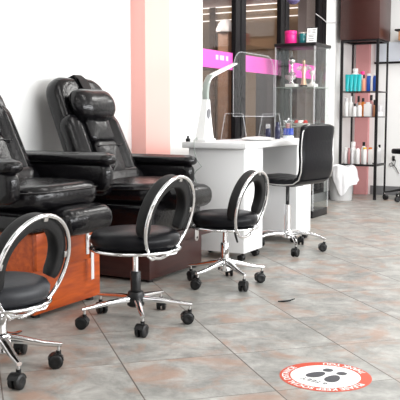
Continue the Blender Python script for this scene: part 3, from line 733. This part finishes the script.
# ------------------------------------------------------------------ metal shelf unit in the corner
EX0, EX1, EY0, EY1 = -3.075, -2.655, 9.0, 9.40
t = thing('shelf_unit', 'narrow black metal shelf unit with glass shelves in the corner', 'shelf unit', ((EX0+EX1)/2, (EY0+EY1)/2, 0))
ex, ey = (EX1-EX0)/2, (EY1-EY0)/2; bmn = M_['blackmetal']
for sx, sy in ((-1,-1),(1,-1),(1,1),(-1,1)):
    b = MB(); wq = .016 if sy < 0 else .010
    b.box(sx*ex-wq, sx*ex+wq, sy*ey-.011, sy*ey+.011, .02, 1.83, bmn, .003); b.cyl(.02, 0, .022, bmn, 14, TR(sx*ex, sy*ey, 0), bev=.003); b.build('post', bmn, t)
shelf_z = (.405, .955, 1.245)
for z in shelf_z + (1.83,):
    fr = MB()
    for a in ((-ex, ex, -ey-.009, -ey+.009), (-ex, ex, ey-.009, ey+.009), (-ex-.009, -ex+.009, -ey, ey), (ex-.009, ex+.009, -ey, ey)):
        thk = .010 if z in (.955, 1.245) else .022
        fr.box(*a, z-thk, z, bmn, .002)
    o = fr.build('shelf_frame' if z < 1.8 else 'top_frame', bmn, t)
    if z < 1.8:
        b = MB(); b.box(-ex+.009, ex-.009, -ey+.009, ey-.009, z-.008, z, g); b.build('shelf_glass', g, o)
b = MB(); b.box(EX0-.02, EX1+.02, EY0-.02, EY1+.03, 1.8302, 2.55, M_['brownbox'], .004); tag(b.build('storage_box', M_['brownbox']), 'large dark brown wooden box on top of the corner shelf unit', 'box')
grp1, grp2, grp3 = 'products on the top glass shelf', 'products on the middle glass shelf', 'products on the lowest shelf'
z = 1.2455
pos = ['first', 'second', 'third', 'fourth']
for i in range(4):
    bottle('squeeze_tube', f'{pos[i]} teal tube from the left post, top glass shelf', 'tube', (-3.025+.047*i, 9.06, z), .024, .195, M_['teal'], M_['teal'] if i != 1 else M_['teal'], grp1, shape='tube', cap_h=.16, rz=90)
bottle('bottle', 'peach bottle with a black cap, right of the teal tubes', 'bottle', (-2.832, 9.07, z), .020, .19, M_['peach'], M_['plastic'], grp1, cap_h=.22)
bottle('bottle', 'blue bottle just right of the peach one, top glass shelf', 'bottle', (-2.775, 9.08, z), .028, .20, M_['blue'], M_['bottlewhite'], grp1, cap_h=.12, cap_r=.8)
bottle('bottle', 'blue bottle against the right front post, top glass shelf', 'bottle', (-2.702, 9.08, z), .027, .20, M_['blue'], M_['bottlewhite'], grp1, cap_h=.12, cap_r=.8)
bottle('bottle', 'slim white bottle between the two blue bottles', 'bottle', (-2.739, 9.06, z), .010, .19, M_['bottlewhite'], M_['bottlewhite'], grp1, cap_h=.12)
bottle('bottle', 'tall white bottle standing behind the teal tubes', 'bottle', (-2.975, 9.20, z), .045, .27, M_['bottlewhite'], M_['bottlewhite'], grp1, cap_h=.15, cap_r=.7)
bottle('bottle', 'white bottle with a magenta cap behind the teal tubes', 'bottle', (-2.89, 9.20, z), .030, .235, M_['bottlewhite'], M_['hotpink'], grp1, cap_h=.18, cap_r=.8)
z = .9555
for x, y, r, h, bm_, cm_, kw, lb in (
    (-3.035, 9.07, .024, .215, 'bottlewhite', 'bottlegrey', {}, 'slim white bottle next to the left post, middle shelf'),
    (-2.985, 9.09, .026, .235, 'bottlewhite', 'bottlewhite', {'cap_r': .5, 'cap_h': .25}, 'tallest white pump bottle on the middle shelf'),
    (-2.93, 9.06, .024, .150, 'bottlewhite', 'plastic', {'cap_h': .2, 'cap_r': .5}, 'short white bottle with a black cap, middle shelf'),
    (-2.872, 9.06, .027, .165, 'bottlewhite', 'copper', {'cap_h': .2, 'cap_r': .7}, 'white bottle with a copper cap, middle shelf'),
    (-2.865, 9.17, .030, .215, 'orangelabel', 'plastic', {'cap_h': .2, 'cap_r': .5}, 'orange bottle with a black cap at the back, middle shelf'),
    (-2.78, 9.08, .040, .165, 'bottlewhite', 'bottlewhite', {'shape': 'box', 'cap_r': .6, 'cap_h': .12}, 'wide square white container, middle shelf'),
    (-2.93, 9.20, .028, .24, 'bottlegrey', 'plastic', {'cap_h': .3, 'cap_r': .5}, 'grey bottle with a black pump at the back, middle shelf'),
    (-2.775, 9.19, .026, .25, 'dustyrose', 'plastic', {'cap_h': .25, 'cap_r': .6}, 'dusty rose bottle behind the square white container'),
    (-2.70, 9.07, .018, .19, 'copper', 'plastic', {'cap_h': .3, 'cap_r': .7}, 'copper bottle close to the right front post, middle shelf'),
    (-2.722, 9.15, .018, .16, 'blue', 'plastic', {'cap_h': .2, 'cap_r': .7}, 'small blue bottle behind the copper one, middle shelf')):
    bottle('bottle', lb, 'bottle', (x, y, z), r, h, M_[bm_], M_[cm_], grp2, **kw)
for zz, lb in ((.9555, 'lower of two small grey boxes by the right side rail'), (1.2455-.13, None)):
    if lb:
        b = MB(); b.box(-2.712, -2.668, 9.20, 9.30, .9555, 1.03, M_['bottlegrey'], .003); tag(b.build('carton', M_['bottlegrey']), 'small grey carton standing on the pale one, middle shelf right side', 'carton').location = (0, 0, .056)
        b = MB(); b.box(-2.716, -2.667, 9.19, 9.32, .9555, 1.0112, M_['bottlewhite'], .003); tag(b.build('carton', M_['bottlewhite']), 'flat pale carton under the grey one, middle shelf right side', 'carton')
z = .4055
for x, y, r, h, bm_, cm_, kw, lb in (
    (-3.03, 9.07, .027, .19, 'bottlewhite', 'bottlewhite', {}, 'white bottle next to the left post, lowest shelf'),
    (-2.985, 9.05, .016, .185, 'dustyrose', 'dustyrose', {'cap_r': .7}, 'slim rose bottle on the lowest shelf'),
    (-2.955, 9.11, .034, .255, 'bottlewhite', 'bottlewhite', {'cap_h': .22, 'cap_r': .75}, 'tallest white bottle on the lowest shelf'),
    (-2.945, 9.045, .016, .17, 'bottlegrey', 'bottlegrey', {'cap_r': .7}, 'slim grey bottle before the tallest white one, lowest shelf'),
    (-2.885, 9.07, .026, .21, 'bottlewhite', 'dustyrose', {'cap_h': .12, 'cap_r': .5}, 'white bottle with a small rose cap, lowest shelf'),
    (-2.825, 9.10, .030, .255, 'bottlewhite', 'plastic', {'cap_h': .18, 'cap_r': .55}, 'white bottle with a black cap, lowest shelf'),
    (-2.795, 9.045, .024, .195, 'bottlewhite', 'yellow', {'cap_h': .10, 'cap_r': .9}, 'white bottle with a yellow lid, lowest shelf'),
    (-2.735, 9.06, .026, .195, 'bottlewhite', 'orangelabel', {'cap_h': .10, 'cap_r': .8}, 'white bottle with an orange lid, lowest shelf'),
    (-2.70, 9.24, .022, .20, 'bottlegrey', 'steel', {'cap_h': .15}, 'grey bottle halfway along the right side, lowest shelf'),
    (-2.70, 9.31, .022, .22, 'bottlegrey', 'plastic', {'cap_h': .15}, 'grey bottle with a black cap at the back right, lowest shelf')):
    bottle('bottle', lb, 'bottle', (x, y, z), r, h, M_[bm_], M_[cm_], grp3, **kw)

# waste bin with a white bag
t = thing('waste_bin', 'pale plastic waste bin lined with a white bag, before the shelf unit', 'bin', (-2.985, 8.79, 0))
b = MB(); b.lathe([(.118, 0), (.124, .006), (.140, .36), (.143, .37), (.138, .37), (.120, .012), (.0, .010)], M_['bin'], 36); b.build('bin_body', M_['bin'], t)
rs = []
NB = 72
for i in range(13):
    ring = []
    for j in range(NB):
        a = 2*PI*j/NB
        long_ = .12 + .02*math.sin(5*a + 2.1) + .19*max(0, math.cos((a - R(-62))))**5 + .05*max(0, math.cos(a - R(18)))**4   # how far the bag hangs down outside
        if i < 3:
            r_, z_ = (.128, .136, .141)[i], (.33, .368, .392)[i]
        else:
            q = (i-3)/9
            r_ = .150 + .016*min(1, q*2.5) - .012*q + .040*max(0, math.cos(a - R(15)))**3*q**.6
            z_ = .396 - .012*min(1, q*4) - long_*q
        f_ = min(1, i/4)
        r_ *= 1 + f_*(.030*math.sin(8*a + .30*i + .8*math.sin(2*a)) + .018*math.sin(15*a - .25*i) + .010*math.sin(23*a))
        ring.append((r_*math.cos(a), r_*math.sin(a), z_ + .008*math.sin(5*a + i)))
    rs.append(ring)
b = MB(); b.rings(rs, M_['bag'], False, False); bag = b.build('bin_bag', M_['bag'], t, angle=70)

# right-hand edge
t = thing('rolling_stool', 'small black stool partly cut off by the right edge', 'stool', (-2.335, 9.12, 0), 20)
b = MB(); b.lathe([(.05, .535), (.155, .535), (.165, .55), (.165, .575), (.15, .59), (.0, .594)], M_['vinyl'], 32); b.build('seat', M_['vinyl'], t)
b = MB(); b.cyl(.02, .12, .36, M_['plastic'], 16); b.cyl(.012, .36, .535, M_['chrome'], 16); b.build('gas_column', M_['plastic'], t)
b = MB(); b.lathe([(.03, .08), (.04, .09), (.04, .12), (.03, .13)], M_['plastic'], 20); b.build('hub', M_['plastic'], t)
star_base(t, .24, 30, 'slope')
for c in kids(t):
    if c.name.startswith('leg'): c.data.materials[0] = M_['plastic']
t = thing('wall_hook', 'small black wall hook with a dangling cord beside the shelf unit', 'hook', (-2.62, YB, .42))
b = MB(); b.box(-.015, .015, -.015, 0, 0, .06, M_['plastic'], .004); b.tube([(0, -.01, .04), (0, -.04, .035), (0, -.05, .055)], .006, M_['plastic'], 8); b.build('plate', M_['plastic'], t)
b = MB(); b.tube([(0, -.045, .045), (.03, -.03, .01), (.02, -.02, -.05), (-.03, -.015, -.07), (-.05, -.015, -.04), (-.02, -.015, -.02), (.03, -.015, -.08), (.07, -.015, -.15)], .0045, M_['plastic'], 8); b.build('cord', M_['plastic'], t)
t = thing('wall_panel', 'pale blue panel with a dark bottom rail on the far wall', 'panel', (-2.35, YB, 1.60))
b = MB(); b.box(-.52, .5, -.02, 0, .012, .24, M_['palepanel'], .003); b.build('panel', M_['palepanel'], t)
b = MB(); b.box(-.53, .51, -.03, 0, -.012, .012, M_['blackmetal'], .003); b.build('rail', M_['blackmetal'], t)
t = thing('wall_cabinet', 'light brown wall cabinet with a black top at the right edge', 'cabinet', (-2.385, YB, 1.80))
t.location.z = 1.83
b = MB(); b.box(-.13, .4, -.32, -.03, .0, .11, M_['ashwood'], .004); b.build('body', M_['ashwood'], t)
b = MB(); b.box(-.17, .42, -.34, -.03, .11, .13, M_['blackmetal'], .003); b.build('top', M_['blackmetal'], t)
t = thing('socket_box', 'flat white electrical box on the white wall beside the pink pilaster', 'socket', (-3.285, 4.72, .86))
b = MB(); b.box(0, .03, -.11, .11, 0, .17, M_['whiteplastic'], .004); b.build('box', M_['whiteplastic'], t)
b = MB(); b.box(.03, .034, -.09, .09, .015, .155, M_['whiteplastic'], .0015); b.build('cover', M_['whiteplastic'], t)

# ------------------------------------------------------------------ floor sticker
t = thing('floor_sticker', 'round orange and white distancing sticker with two black shoe prints', 'floor sticker', (-.975, 2.732, 0), 167)
RS = .168
b = MB(); b.cyl(RS, 0, .0008, M_['stickorange'], 96); b.build('ring', M_['stickorange'], t)
b = MB(); b.cyl(RS-.040, .0008, .0012, M_['stickwhite'], 96); b.build('centre', M_['stickwhite'], t)
def text_mesh(txt, size):
    cu = bpy.data.curves.new('lettering', 'FONT'); cu.body = txt; cu.size = size; cu.align_x = 'CENTER'; cu.resolution_u = 3; cu.offset = size*.022
    o = bpy.data.objects.new('lettering', cu); COL.objects.link(o)
    dg = bpy.context.evaluated_depsgraph_get(); me = bpy.data.meshes.new_from_object(o.evaluated_get(dg))
    bpy.data.objects.remove(o); bpy.data.curves.remove(cu); return me
def text_obj(name, txt, size, m, z, fn, parent):
    me = text_mesh(txt, size); bm = bmesh.new(); bm.from_mesh(me)
    bmesh.ops.triangulate(bm, faces=bm.faces[:])
    for v in bm.verts: x, y = fn(v.co.x, v.co.y); v.co = (x, y, z)
    bmesh.ops.recalc_face_normals(bm, faces=bm.faces[:])
    for f in bm.faces:
        if f.normal.z < 0: f.normal_flip()
    bm.to_mesh(me); bm.free(); me.materials.clear(); me.materials.append(m); me.name = name
    o = bpy.data.objects.new(name, me); COL.objects.link(o); o.parent = parent; return o
ri = RS - .0325
# upper arc: letters' feet towards the centre
def arc_up(mid):
    def f(x, y):
        a = R(mid) - x/(ri+.008); r = ri + y; return r*math.cos(a), r*math.sin(a)
    return f
ro = RS - .0075
def arc_dn(mid):
    def f(x, y):
        a = R(mid) + x/(ro-.008); r = ro - y; return r*math.cos(a), r*math.sin(a)
    return f
text_obj('ring_lettering', 'PLEASE KEEP SOCIAL DISTANCE', .0335, M_['stickwhite'], .0014, arc_up(90), t)
text_obj('ring_lettering', 'THANK YOU', .0335, M_['stickwhite'], .0014, arc_dn(270), t)
text_obj('distance_lettering', '6 FEET', .036, M_['stickblack'], .0015, lambda x, y: (x*1.05, y+.062), t)
for s_ in (-1, 1):
    b = MB()
    sole = []
    for i in range(28):
        a = 2*PI*i/28; w = .027*(1+.16*math.sin(a))*math.cos(a); q = .043*math.sin(a)
        sole.append((s_*(.036 + .006*math.sin(a)) + w, .008 + q))
    b.rings([[(x, y, z_) for x, y in sole] for z_ in (.0012, .0015)], M_['stickblack'])
    heel = [(s_*.030 + .019*math.cos(2*PI*i/24), -.064 + .020*math.copysign(abs(math.sin(2*PI*i/24))**.7, math.sin(2*PI*i/24))) for i in range(24)]
    b.rings([[(x, y, z_) for x, y in heel] for z_ in (.0012, .0015)], M_['stickblack'])
    b.build('shoe_print', M_['stickblack'], t)
b = MB()
b.sweep([(-1.60, 3.745, .004), (-1.575, 3.755, .005), (-1.55, 3.775, .007), (-1.53, 3.80, .014)], [.006, .016, .012, .005], [.005, .008, .007, .004], M_['plastic'], rnd=.6)
tag(b.build('hair_clip', M_['plastic']), 'small black hair clip lying on the tiled floor', 'hair clip')

# ------------------------------------------------------------------ lamps of the room
def area(name, loc, sx, sy, power, rot=(0,0,0), col=(1,1,1)):
    l = bpy.data.lights.new(name, 'AREA'); l.shape = 'RECTANGLE'; l.size = sx; l.size_y = sy; l.energy = power; l.color = col
    o = bpy.data.objects.new(name, l); COL.objects.link(o); o.location = loc; o.rotation_euler = tuple(R(a) for a in rot); return o
LN = 0
for x in (-1.7, .5):
    for y in (-.8, 1.6, 4.0, 6.4, 8.4):
        area('ceiling_lamp', (x, y, 2.74), 1.1, .55, 9 if y < 6 else 24, (0, 0, 0), (1, .985, .96))
area('added_daylight', (2.44, 4.2, 1.5), 1.15, 7.0, 265, (0, 90, 0), (.96, .98, 1.0))  # added side light, out of view, brightens the wall faces
area('added_daylight', (-.2, -2.4, 1.45), 3.8, 2.0, 18, (90, 0, 0), (.96, .98, 1.0))  # added fill light behind the camera, out of view
for y in (5.5, 8.6):
    area('hall_lamp', (-5.4, y, 2.74), 1.2, .6, 42, (0, 0, 0), (1, .92, .84))

w = bpy.data.worlds.new('world'); SC.world = w; w.use_nodes = True
w.node_tree.nodes['Background'].inputs[0].default_value = (.8, .85, .9, 1); w.node_tree.nodes['Background'].inputs[1].default_value = .3

# ------------------------------------------------------------------ camera
cam = bpy.data.cameras.new('camera'); cam.sensor_width = 36; cam.lens = 72; cam.clip_start = .05
co = bpy.data.objects.new('camera', cam); COL.objects.link(co)
co.location = (0, 0, .95); co.rotation_euler = (R(90) - math.atan(83/800), 0, R(28.8))
SC.camera = co
SC.view_settings.view_transform = 'Standard'; SC.view_settings.look = 'None'; SC.view_settings.gamma = 1.0; SC.view_settings.use_curve_mapping = False
SC.view_settings.exposure = 0.55
SC.cycles.use_denoising = True
SC.cycles.max_bounces = 10; SC.cycles.transparent_max_bounces = 24
